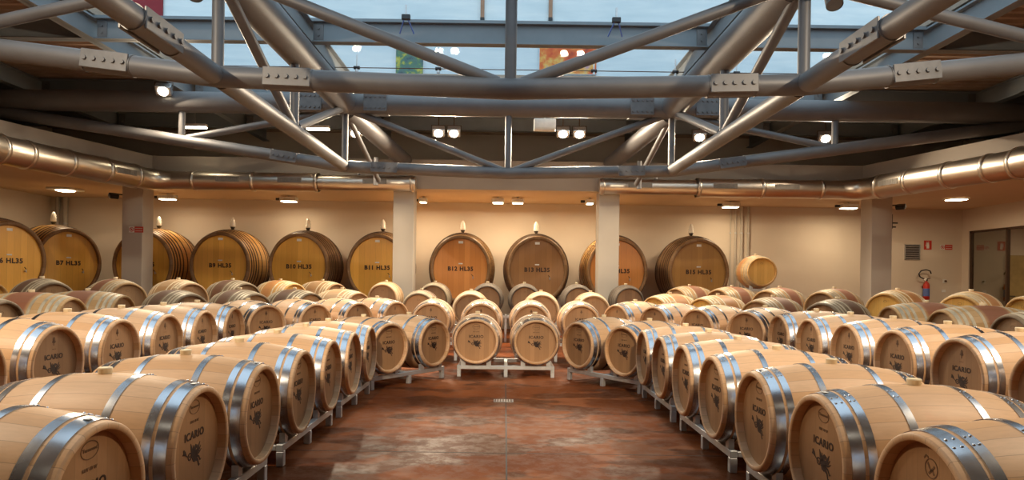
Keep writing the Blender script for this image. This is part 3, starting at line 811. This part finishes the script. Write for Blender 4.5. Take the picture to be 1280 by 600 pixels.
# ------------------------------------------------------------------ ducts
DZ = 3.385
def duct(sgn, label):
    t = thing('air_duct', label, 'air duct', (0,0,0), 0, 'round steel air ducts')
    Y0 = 14.54; X = 7.80; XS, YS = 8.66, 11.1
    xe = 2.02
    MB().sweep([(sgn*xe,Y0,DZ),(sgn*(xe+.3),Y0,DZ),(sgn*4.2,Y0,DZ)], .17, 24).build('back_section', M['duct'], t)
    MB().sweep([(sgn*4.2,Y0,DZ),(sgn*(X-.45),Y0,DZ)], .205, 24).build('back_section', M['duct'], t)
    dx, dy = (XS-X), (YS-Y0); dl = math.hypot(dx, dy); ux, uy = dx/dl, dy/dl
    MB().sweep([(sgn*(X-.45),Y0,DZ),(sgn*(X-.2),Y0-.02,DZ),(sgn*(X-.02+ux*.2),Y0-.2,DZ),(sgn*(X+ux*.5),Y0+uy*.5,DZ)], [.205,.22,.235,.24], 24).build('elbow', M['duct'], t)
    MB().sweep([(sgn*(X+ux*.5),Y0+uy*.5,DZ),(sgn*XS,YS,DZ)], .25, 28).build('side_section', M['duct'], t)
    MB().sweep([(sgn*XS,YS,DZ),(sgn*XS,-2,DZ)], .27, 28).build('side_section', M['duct'], t)
    ang = sgn*math.atan2(ux, -uy)
    def collar(p, r, ax, p3=0.):
        d = .035; mb = MB()
        if ax == 'X': mb.lathe([[(-d,r+.001),(-d,r+.014),(d,r+.014),(d,r+.001)]],28,'X',org=p)
        else: mb.lathe([[(-d,r+.001),(-d,r+.014),(d,r+.014),(d,r+.001)]],28,'Y',mat=Matrix.Translation(p) @ Matrix.Rotation(p3, 4, 'Z'))
        mb.build('collar', M['duct'], t)
    for x, r in ((2.1,.17),(4.2,.205),(5.6,.205),(6.9,.205),(7.8,.205)): collar((sgn*x,Y0,DZ), r, 'X')
    for q in (.6, 1.35, 2.2, 3.0): collar((sgn*(X+ux*q),Y0+uy*q,DZ), .25, 'Y', ang)
    for y in (11.1, 10.0, 8.8, 7.4, 6, 4.5): collar((sgn*XS,y,DZ), .27, 'Y')
    def grille(p, L, ax):
        mb = MB(); hh = .055; r = p[3]
        a = -.25
        if ax == 'X':
            # frame facing the hall on the front of the duct
            mb.box(p[0]-L/2, p[0]+L/2, p[1]-r-.012, p[1]-r+.05, p[2]-hh, p[2]+hh)
            for i in range(int(L/.03)): 
                x = p[0]-L/2+.02+i*.03
                mb.box(x, x+.008, p[1]-r-.020, p[1]-r-.012, p[2]-hh+.01, p[2]+hh-.01)
        else:
            mb.box(*sorted((p[0]-(r+.012)*sgn, p[0]-(r-.05)*sgn)), p[1]-L/2, p[1]+L/2, p[2]-hh, p[2]+hh)
            for i in range(int(L/.03)):
                y = p[1]-L/2+.02+i*.03
                mb.box(p[0]-(r+.02)*sgn, p[0]-(r+.012)*sgn, y, y+.008, p[2]-hh+.01, p[2]+hh-.01)
        mb.build('grille', M['grille'], t)
    for x, r in ((2.9,.17),(4.75,.205),(6.1,.205)): grille((sgn*x,Y0,DZ+.02,r), .52, 'X')
    g_ = MB(); RG = Matrix.Translation((sgn*(X+ux*1.0),Y0+uy*1.0,DZ+.02)) @ Matrix.Rotation(ang, 4, 'Z')
    g_.box(*sorted((-sgn*.262,-sgn*.20)),-.24,.24,-.055,.055,RG)
    for i in range(15): g_.box(*sorted((-sgn*.27,-sgn*.262)),-.22+.03*i,-.212+.03*i,-.045,.045,RG)
    g_.build('grille', M['grille'], t)
    grille((sgn*XS,9.4,DZ+.02,.27), .5, 'Y')
    for x in (3.3, 5.2, 7.3): MB().box(sgn*x-.015,sgn*x+.015,Y0-.01,IZ+.0,DZ+.19,DZ+.215).build('hanger', M['alu'], t)
    for y in (10.6, 8, 5): MB().box(*sorted((sgn*XS,sgn*JX)),y-.015,y+.015,DZ+.262,DZ+.285).build('hanger', M['alu'], t)
    return t
duct(-1, 'long round steel duct along the left side and back left of the hall')
duct(1, 'long round steel duct along the right side and back right of the hall')

# ------------------------------------------------------------------ roof steel
CH = 1.30
HB, HT = CH+1.95, CH+3.18      # bottom chord (centre) and top chord heights
TX = 3.0
def bolts(mb, cx, y, cz, L, n=5, rows=(0,), ax='X', sgn=-1):
    for i in range(n):
        u = -L/2+L*(i+.5)/n
        for v in rows:
            if ax == 'X':
                mb.sweep([(cx+u,y,cz+v),(cx+u,y+sgn*.022,cz+v)], .024, 6)
            else:
                mb.sweep([(cx,y+u,cz+v),(cx+sgn*.022,y+u,cz+v)], .024, 6)
def splice(parent, cx, y, cz, L, r, tilt=0, ax='X', rows=(0,)):
    """bolted plates clamped on both sides of a chord"""
    R_ = Matrix.Translation((cx,y,cz)) @ Matrix.Rotation(tilt, 4, 'Y')
    if ax == 'Y': R_ = R_ @ Matrix.Rotation(PI/2, 4, 'Z')
    w = r*.86
    for q in (-1, 1):
        o = MB().bevbox(-L/2, L/2, min(q*(r-.012), q*(r+.010)), max(q*(r-.012), q*(r+.010)), -w, w, .005, R_).build('splice_plate', M['plate'], parent)
        for i in range(5):
            u = -L/2+L*(i+.5)/5
            for v in rows:
                MB().sweep([R_ @ Vector((u, q*(r+.006), v)), R_ @ Vector((u, q*(r+.030), v))], .024, 6).build('bolt', M['plate'], o)
    for q in (-1, 1):
        MB().sweep([R_ @ Vector((q*(L/2+.010),0,0)), R_ @ Vector((q*(L/2-.004),0,0))], r+.007, 24).build('end_flange', M['plate'], parent)
def cross_truss(y, slope, label, far=9.7):
    t = thing('roof_truss', label, 'roof truss', (0,0,0), 0, 'tubular steel cross trusses')
    MB().sweep([(-WX+.02,y,HT),(WX-.02,y,HT)], .19, 28).build('top_chord', M['tube'], t)
    hx = lambda x: HB+.085*min(abs(x),TX)/TX + slope*max(0, abs(x)-TX)
    pts = [(x,y,hx(x)) for x in (-far,-TX,0,TX,far)]
    MB().sweep(pts, .108, 26).build('bottom_chord', M['tube'], t)
    for x in (-6.0,-TX,0,TX,6.0):
        MB().sweep([(x,y,hx(x)),(x,y,HT-.1)], .06, 16).build('post', M['tube'], t)
    for s in (-1, 1):
        MB().sweep([(s*.12,y,HB+.06),(s*(TX-.12),y,HT-.12)], .064, 16).build('brace', M['tube'], t)
        MB().sweep([(s*(TX+.12),y,HT-.12),(s*5.9,y,hx(5.9)+.06)], .064, 16).build('brace', M['tube'], t)
        splice(t, s*2.26, y, hx(2.26), .48, .108, -s*.03)
        splice(t, s*4.1, y, hx(4.1), .48, .108, -s*math.atan(slope))
        splice(t, s*2.42, y, HT, .42, .192, 0, rows=(-.1,.1))
        splice(t, s*3.6, y, HT, .42, .192, 0, rows=(-.1,.1))
        MB().box(*sorted((s*9.3, s*9.9)), y-.13, y+.13, FT-.001, FT+.09).build('bearing_plate', M['plate'], t)
    return t
YA, YBt = 6.74, 12.1
cross_truss(YA, .110, 'nearer tubular steel cross truss with its lower chord across the top of the view')
cross_truss(YBt, .145, 'farther tubular steel cross truss in front of the back pillars')
def long_truss(s, label):
    t = thing('roof_truss', label, 'roof truss', (0,0,0), 0, 'tubular steel lengthwise trusses')
    zb = HB+.085
    MB().sweep([(s*TX,-3.2,HT),(s*TX,YA-.19,HT)], .225, 28).build('top_chord', M['tube'], t)
    MB().sweep([(s*TX,YA+.19,HT),(s*TX,YBt-.19,HT)], .225, 28).build('top_chord', M['tube'], t)
    MB().sweep([(s*TX,-3.2,zb),(s*TX,YA-.1,zb)], .102, 24).build('bottom_chord', M['tube'], t)
    MB().sweep([(s*TX,YA+.1,zb),(s*TX,YBt-.1,zb)], .102, 24).build('bottom_chord', M['tube'], t)
    MB().sweep([(s*TX,YBt+.16,HT-.08),(s*2.30,14.70,CH+2.62)], .17, 24).build('end_strut', M['tube'], t)
    for y in (9.2, 4.0, 1.4):
        MB().sweep([(s*TX,y,zb+.05),(s*TX,y,HT-.1)], .06, 16).build('post', M['tube'], t)
    for a, b in (((9.1,zb+.08),(6.85,HT-.14)), ((9.3,zb+.08),(11.85,HT-.14)), ((3.9,zb+.08),(6.35,HT-.14)), ((4.1-.2,zb+.08),(1.5,HT-.14))):
        MB().sweep([(s*TX,a[0],a[1]),(s*TX,b[0],b[1])], .064, 16).build('brace', M['tube'], t)
    MB().sweep([(s*TX,YBt+.15,HT-.16),(s*2.72,13.9,zb+.02)], .05, 14).build('brace', M['tube'], t)
    MB().sweep([(s*2.78,13.9,zb-.08),(s*2.78,13.9,zb+.5)], .05, 14).build('post', M['tube'], t)
    splice(t, s*TX, 5.5, zb, .60, .105, 0, 'Y')
    return t
long_truss(-1, 'tubular steel truss running away from the camera on the left')
long_truss(1, 'tubular steel truss running away from the camera on the right')
# roof beams (I sections)
BZ = CH+3.62
def rbeam(a, b, label, h=.32, plates=()):
    t = thing('roof_beam', label, 'roof beam', (0,0,0), 0, 'steel I-section roof beams')
    MB().ibeam(a, b, h, .16).build('beam', M['beam'], t)
    for p in plates:
        pl = MB().bevbox(p[0]-.09,p[0]+.09,p[1]-.02,p[1]-.006,p[2]-.12,p[2]+.12,.003)
        for zz in (-.05,.05): pl.sweep([(p[0],p[1]-.02,p[2]+zz),(p[0],p[1]-.035,p[2]+zz)], .018, 6)
        pl.build('joint_plate', M['plate'], t)
    return t
SK0, SK1, SKX = 2.6, 12.85, 6.2
for s, sd in ((-1,'left'),(1,'right')):
    rbeam((s*TX,-3,BZ),(s*TX,16.9,BZ), f'grey I-beam lying along the top of the {sd} lengthwise truss')
    rbeam((s*SKX,-3,BZ),(s*SKX,16.9,BZ), f'grey I-beam along the {sd} edge of the skylight')
    rbeam((s*9.2,-3,BZ),(s*9.2,16.9,BZ), f'grey I-beam over the {sd} side of the hall beyond the skylight')
for y, nm in ((2.6,'nearest above the camera side'),(6.74,'over the nearer cross truss'),(9.75,'crossing the skylight in the upper part of the view'),(12.85,'at the far edge of the skylight'),(15.4,'farthest, near the back wall')):
    xs = [-WX+.02,-9.2,-SKX,-TX,0,TX,SKX,9.2,WX-.02]
    t = thing('roof_beam', f'grey cross I-beam {nm}', 'roof beam', (0,0,0), 0, 'steel I-section roof beams')
    for a, b in zip(xs[:-1], xs[1:]):
        e0 = .085 if a != 0 and abs(a) < WX-.1 else 0; e1 = .085 if b != 0 and abs(b) < WX-.1 else 0
        MB().ibeam((a+e0,y,BZ),(b-e1,y,BZ),.318,.15).build('beam_span', M['beam'], t)
    for x in (-9.2,-SKX,-TX,0,TX,SKX,9.2):
        for q in ((-.17,.17) if x else (0,)):
            pl = MB().bevbox(x+q-.07,x+q+.07,y-.022,y-.007,BZ-.12,BZ+.12,.003)
            for zz in (-.05,.05): pl.sweep([(x+q,y-.022,BZ+zz),(x+q,y-.037,BZ+zz)], .017, 6)
            pl.build('joint_plate', M['plate'], t)
# skylight glass
o = MB()
ZG = BZ+.20
for y in (SK0,6.6,9.75,SK1):
    o.box(-SKX,SKX,y-.04,y+.04,ZG-.035,ZG)
for x in (-SKX,-TX,0,TX,SKX): o.box(x-.03,x+.03,SK0,SK1,ZG-.035,ZG)
wn = struct('window_1', o, M['beam'])
xs = [-SKX,-TX,0,TX,SKX]; ys = [SK0,6.6,9.75,SK1]
for a, b in zip(xs[:-1], xs[1:]):
    for c_, d_ in zip(ys[:-1], ys[1:]):
        MB().box(a+.015,b-.015,c_+.015,d_-.015,ZG+.001,ZG+.013).build('glass_pane', M['glass'], wn)
# corrugated deck outside the skylight
def deck(name, x0, x1, y0, y1):
    mb = MB(); z = BZ+.17; p = .20
    n = max(1, int((y1-y0)/p)); 
    for i in range(n):
        a = y0+(y1-y0)*i/n; b = y0+(y1-y0)*(i+1)/n; q = (b-a)
        pr = [(a,z),(a+.35*q,z),(a+.5*q,z+.06),(a+.85*q,z+.06),(b,z)]
        vs = []; 
        for (yy,zz) in pr: vs += [(x0,yy,zz),(x1,yy,zz)]
        mb.add(vs, [(2*k,2*k+1,2*k+3,2*k+2) for k in range(4)])
    mb.box(x0,x1,y0,y1,z+.10,z+.22)
    struct(name, mb, M['deck'])
deck('ceiling_deck_left', -WX-.2, -SKX-.03, YB-.2, WZ+.2); deck('ceiling_deck_right', SKX+.03, WX+.2, YB-.2, WZ+.2)
deck('ceiling_deck_back', -SKX-.03, SKX+.03, SK1+.05, WZ+.2); deck('ceiling_deck_front', -SKX-.03, SKX+.03, YB-.2, SK0-.05)
# cables and spider fittings under the glass
def cable(y, h, label):
    t = thing('brace_cable', label, 'cable'); 
    MB().sweep([(-SKX+.1,y,h),(SKX-.1,y,h)], .008, 8).build('cable', M['iron'], t)
    for s in (-1, 1): MB().sweep([(s*(SKX-.1),y,h),(s*(SKX-.02),y,h)], .02, 8).build('end_socket', M['alu'], t)
    return t
cable(11.3, CH+3.60, 'thin steel brace cable strung across under the skylight')
for x, nm in ((-3.65,'leftmost'),(-2.62,'second from the left'),(-1.22,'third from the left'),(1.45,'third from the right'),(2.85,'second from the right'),(3.9,'rightmost')):
    t = thing('spider_fitting', f'dark clamp on the skylight brace cable, {nm}', 'clamp', (x, 11.3, CH+3.60), 0, 'clamps on the brace cable')
    MB().lathe([[(-.05,.012),(-.05,.03),(.05,.03),(.05,.012),(-.05,.012)]],12,'X').build('hub', M['black'], t)
    MB().sweep([(0,0,.02),(0,0,ZG-.001-(CH+3.60))], .012, 8).build('rod', M['alu'], t)
    MB().sweep([(0,0,-.02),(0,0,-.07)], [.02,.03], 10).build('nut', M['alu'], t)
for x, nm in ((-1.46,'left of the centre post'),(1.48,'right of the centre post')):
    t = thing('glass_bracket', f'hanging bracket with two splayed blue rods above the cross beam, {nm}', 'bracket', (x, 9.2, BZ-.03), 0, 'splayed brackets under the skylight')
    MB().bevbox(-.06,.06,-.03,.03,.02,.09,.006).build('hub', M['black'], t)
    for s in (-1, 1): MB().sweep([(s*.03,0,.02),(s*.10,.1,-.14)], .010, 8).build('rod', M['blue'], t)
    MB().sweep([(0,0,.09),(0,0,.228)], .014, 8).build('stem', M['alu'], t)
# upper storey wall seen through the glass, with hangings
w = MB().box(-14, 14, 14.0, 14.2, BZ+.4, 10.5); struct('wall_upper', w, M['upper'])
UY = 13.99
def hanging(x0,x1,z0,z1,m,label):
    t = thing('painting', label, 'painting', ((x0+x1)/2, UY, (z0+z1)/2), 0, 'paintings on the pale upper wall'); a=(x1-x0)/2; b=(z1-z0)/2
    MB().box(-a,a,-.03,-.002,-b,b).build('canvas', m, t); f = MB()
    f.box(-a-.01,-a,-.035,0,-b-.01,b+.01).box(a,a+.01,-.035,0,-b-.01,b+.01).box(-a,a,-.035,0,b,b+.01).box(-a,a,-.035,0,-b-.01,-b); f.build('frame', M['alu'], t)
def up(px, py, y): return ((px-631)/823*y, CH+(349+.014*(px-631)-py)/823*y)
xa, za = up(488, 92, UY); xb, zb_ = up(522, 50, UY)
hanging(xa+.03, xb+.03, za, zb_, painting('green_abstract', [(.05,.08,.10),(.08,.16,.16),(.10,.22,.12),(.55,.50,.05),(.35,.42,.5)], 5, 3.), 'dark green and yellow abstract painting on the pale upper wall')
xa, za = up(667, 92, UY); xb, zb_ = up(738, 48, UY)
hanging(xa+.03, xb+.03, za, zb_, painting('red_abstract', [(.30,.04,.02),(.62,.09,.02),(.70,.16,.03),(.75,.45,.10),(.45,.28,.40)], 3, 8.), 'red and yellow abstract painting on the pale upper wall')
for px, lb in ((595,'left of the centre post'),(680,'right of the centre post')):
    x, z = up(px, 22, UY)
    t = thing('wall_strip', f'narrow wooden strip hung on the upper wall, {lb}', 'strip', (x+.03, UY, z), 0, 'wooden strips on the upper wall')
    MB().bevbox(-.04,.04,-.04,-.001,0,2.2,.005).build('strip', simple('brown_strip', (.36,.20,.12), .6), t); MB().bevbox(-.045,.045,-.045,-.001,-.06,0,.005).build('foot', M['black'], t)
xa, za = up(114, 26, UY); xb, zb_ = up(196, -40, UY)
t = thing('banner', 'dark red banner on the upper wall seen past the left skylight edge', 'banner', ((xa+xb)/2+.03, UY, za))
MB().box(-(xb-xa)/2,(xb-xa)/2,-.03,-.005,0,zb_-za).build('cloth', simple('maroon_cloth', (.22,.012,.02), .8), t)
MB().sweep([(-(xb-xa)/2-.05,-.02,zb_-za+.02),((xb-xa)/2+.05,-.02,zb_-za+.02)], .02, 8).build('rod', M['alu'], t)

# ------------------------------------------------------------------ lamps
def area(loc, size, power, color, rot=(0,0,0), shape='DISK', size_y=None, spread=None):
    l = bpy.data.lights.new('lamp', 'AREA'); l.energy = power; l.color = color; l.shape = shape; l.size = size
    if size_y: l.size_y = size_y
    if spread: l.spread = spread
    o = bpy.data.objects.new('lamp', l); o.location = loc; o.rotation_euler = rot; col.objects.link(o); return o
WARM = (1., .78, .50); FLOOD = (1., .81, .58)
# flood lamps under the roof, far row (in view)
def flood(x, y, z, yaw, pitch, label, power, spread=None):
    t = thing('flood_lamp', label, 'flood lamp', (x,y,z), yaw, 'flood lamps under the roof')
    R_ = Matrix.Rotation(pitch, 4, 'X')
    MB().bevbox(-.13,.13,-.06,.10,-.09,.09,.012,R_).build('housing', M['alu'], t)
    MB().lathe([[(-.062,.088),(-.072,.08)]],20,'Y',1,1,mat=R_).disc(-.072,.08,20,mat=R_).build('lens', M['lens'], t)
    br = MB(); zt = (BZ-.16)-z
    br.sweep([(-.15,0,0),(-.15,.02,.14),(.15,.02,.14),(.15,0,0)], .008, 8); br.sweep([(0,.02,.14),(0,.02,zt)], .012, 8); br.build('bracket', M['iron'], t)
    # light leaves the lens
    v = Matrix.Rotation(yaw, 4, 'Z') @ R_ @ Vector((0,-.10,0))
    n = (Matrix.Rotation(yaw, 4, 'Z') @ R_ @ Vector((0,-1,0))).normalized()
    q = n.to_track_quat('-Z','Y').to_euler()
    area((x+v.x,y+v.y,z+v.z), .14, power, FLOOD, q, spread=spread)
    return t
pit = .75
fp = [(-6.2,11.82,4.62,'far left, above the farther truss'),(-3.15,13.6,4.30,'behind the left lengthwise truss'),(-1.44,13.6,4.33,'left one of the left pair'),(-1.12,13.6,4.33,'right one of the left pair'),
      (1.13,13.6,4.35,'left one of the right pair'),(1.47,13.6,4.35,'right one of the right pair'),(3.95,13.6,4.32,'behind the right lengthwise truss'),(6.55,13.6,4.33,'far right, beside the outer post')]
for x,y,z,nm in fp:
    flood(x, y, z, 0.15*(-x/4), pit, f'lit flood lamp at the far side, {nm}', 135)
for x,y,z,pt,pw,sp_,nm in ((-4.6,2.6,4.6,1.15,230,None,'left'),(4.6,2.6,4.6,1.15,230,None,'right'),(-1.6,-.6,4.6,.43,14,.55,'left of the middle'),(1.6,-.6,4.6,.43,14,.55,'right of the middle')):
    flood(x, y, z, PI, pt, f'lit flood lamp above the camera side, {nm}', pw, sp_)
# grey spotlights on the near truss
for x, y, z, nm in ((-2.95,6.15,CH+2.72,'left'),(2.62,6.2,CH+2.83,'inner right'),(3.02,6.2,CH+2.74,'outer right')):
    t = thing('spotlight', f'grey unlit spotlight hung on the nearer truss, {nm}', 'spotlight', (x,y,z), .3 if x<0 else -.2, 'unlit spotlights on the nearer truss')
    R_ = Matrix.Rotation(1.1, 4, 'X')
    MB().lathe([[(-.16,.075),(.05,.08),(.10,.05)]],20,'Y',mat=R_).disc(-.155,.07,20,mat=R_).disc(.10,.05,20,mat=R_).build('housing', M['plate'], t)
    MB().sweep([(0,0,.05),(0,.15,.16),(0,.42,.16)], .016, 8).build('arm', M['plate'], t)
# ceiling fittings on the soffit
def fixture(x, y, label, kind, power, w=.40):
    z = H0
    t = thing('ceiling_lamp', label, 'ceiling lamp', (x,y,z), 0, 'lit lamps on the low ceiling')
    if kind == 'square':
        MB().bevbox(-.30,.30,-.25,.25,-.05,-.001,.01).build('housing', M['white'], t)
        MB().lathe([[(-.055,.2),(-.075,.14)]],24,'Z').disc(-.075,.14,24,'Z').build('lens', M['lens_soft'], t)
    elif kind == 'round':
        MB().lathe([[(-.001,.26),(-.02,.26),(-.03,.22)]],28,'Z').build('ring', M['white'], t)
        MB().disc(-.031,.22,28,'Z').build('lens', M['lens_soft'], t)
    else:
        MB().bevbox(-w/2,w/2,-.12,.12,-.14,-.04,.012).build('housing', M['white'], t)
        MB().bevbox(-w/2+.03,w/2-.03,-.10,.10,-.155,-.141,.004).build('lens', M['lens_soft'], t)
        MB().sweep([(0,0,-.04),(0,0,-.001)], .02, 10).build('stem', M['alu'], t)
        s = -1 if x < 0 else 1
        MB().bevbox(-w/2-.12,-w/2-.02,-.03,.03,-.12,-.06,.005).build('junction_box', M['black'], t) if kind == 'box' else None
    area((x,y,z-.18), .3, power, WARM)
P_ = 27
fixture(-10.4,15.5,'square lit lamp on the low ceiling at the far left above the cask marked B7','square',P_*.3)
fixture(-8.35,16.2,'lit lamp on the low ceiling just right of the left corner pillar','box',P_*.45)
fixture(-5.4,16.3,'lit lamp on the low ceiling above the cask marked B10','box',P_*.65)
fixture(-2.05,16.1,'lit lamp on the low ceiling behind the left middle pillar','box',P_*1.3,.2)
fixture(-.22,16.0,'lit lamp on the low ceiling at the middle, left of the two side by side','twin',P_*.8,.3)
fixture(.26,16.0,'lit lamp on the low ceiling at the middle, right of the two side by side','twin',P_*.8,.3)
fixture(2.0,15.9,'lit lamp on the low ceiling behind the right middle pillar','box',P_*1.3,.2)
fixture(5.5,16.2,'lit lamp on the low ceiling right of the cask marked B15','box',P_)
fixture(8.35,16.1,'lit lamp on the low ceiling just left of the right corner pillar','box',P_)
fixture(10.3,15.1,'round lit lamp on the low ceiling in front of the fire sign','round',P_*.7)
fixture(-10.2,9.5,'round lit lamp on the low ceiling over the left side aisle','round',P_*.6)
fixture(10.2,9.5,'round lit lamp on the low ceiling over the right side aisle','round',P_)
# emergency light box and strip lamps under the deck
t = thing('light_box', 'pale unlit box lamp hung under the cross beam right of the centre post', 'lamp', (.70,12.70,CH+3.02))
MB().sweep([(0,0,.08),(0,0,BZ-.16-(CH+3.02))], .012, 8).build('stem', M['alu'], t)
MB().bevbox(-.21,.21,-.08,.08,-.14,.08,.012).build('housing', M['white'], t)
MB().bevbox(-.2,.2,-.09,-.081,-.11,.03,.003).build('cover', M['white'], t)
for x,y,nm in ((-6.75,14.2,'left of the left outer post'),(-4.1,14.2,'left of the left lengthwise truss')):
    t = thing('strip_lamp', f'lit strip lamp hung under the roof deck, {nm}', 'strip lamp', (x,y,CH+3.2), 0, 'strip lamps under the roof deck')
    MB().bevbox(-.25,.25,-.06,.06,0,.06,.008).build('housing', M['white'], t); MB().bevbox(-.24,.24,-.05,.05,-.03,-.001,.004).build('tube', M['lens_soft'], t)
    MB().sweep([(0,0,.06),(0,0,BZ+.17-(CH+3.2))], .008, 8).build('rod', M['alu'], t)

t = thing('ceiling_lamp', 'small round lamp on the ceiling of the corridor behind the glazed door', 'ceiling lamp', (WX+1.6, 15.2, 2.9))
MB().lathe([[(-.001,.14),(-.03,.13)]],20,'Z').disc(-.03,.13,20,'Z').build('lens', M['lens_soft'], t)
area((WX+1.6,15.2,2.82), .25, 14, WARM)

# ------------------------------------------------------------------ sky, camera, view
wd = bpy.data.worlds.new('sky'); scn.world = wd; wd.use_nodes = True
bg = wd.node_tree.nodes['Background']; bg.inputs[0].default_value = (.78,.89,1.,1); bg.inputs[1].default_value = 1.45

cam = bpy.data.cameras.new('camera'); co = bpy.data.objects.new('camera', cam); col.objects.link(co)
co.location = (-.03+.0, 0, CH)
cam.sensor_fit = 'HORIZONTAL'; cam.sensor_width = 36; cam.lens = 823/1280*36
cam.shift_x = 9.1/1280; cam.shift_y = 49.4/1280
co.rotation_euler = (PI/2, 0, 0)
co.rotation_mode = 'XYZ'
co.matrix_world = Matrix.Translation((-.03,0,CH)) @ Matrix.Rotation(-PI*0, 4, 'Z') @ Matrix.Rotation(PI/2, 4, 'X') @ Matrix.Rotation(.014, 4, 'Z')
cam.clip_end = 200
scn.camera = co
scn.view_settings.view_transform = 'Standard'; scn.view_settings.look = 'None'
scn.view_settings.exposure = .12; scn.view_settings.gamma = 1; scn.view_settings.use_curve_mapping = False
try:
    scn.cycles.use_denoising = True; scn.cycles.max_bounces = 6; scn.cycles.sample_clamp_indirect = 4
except Exception: pass
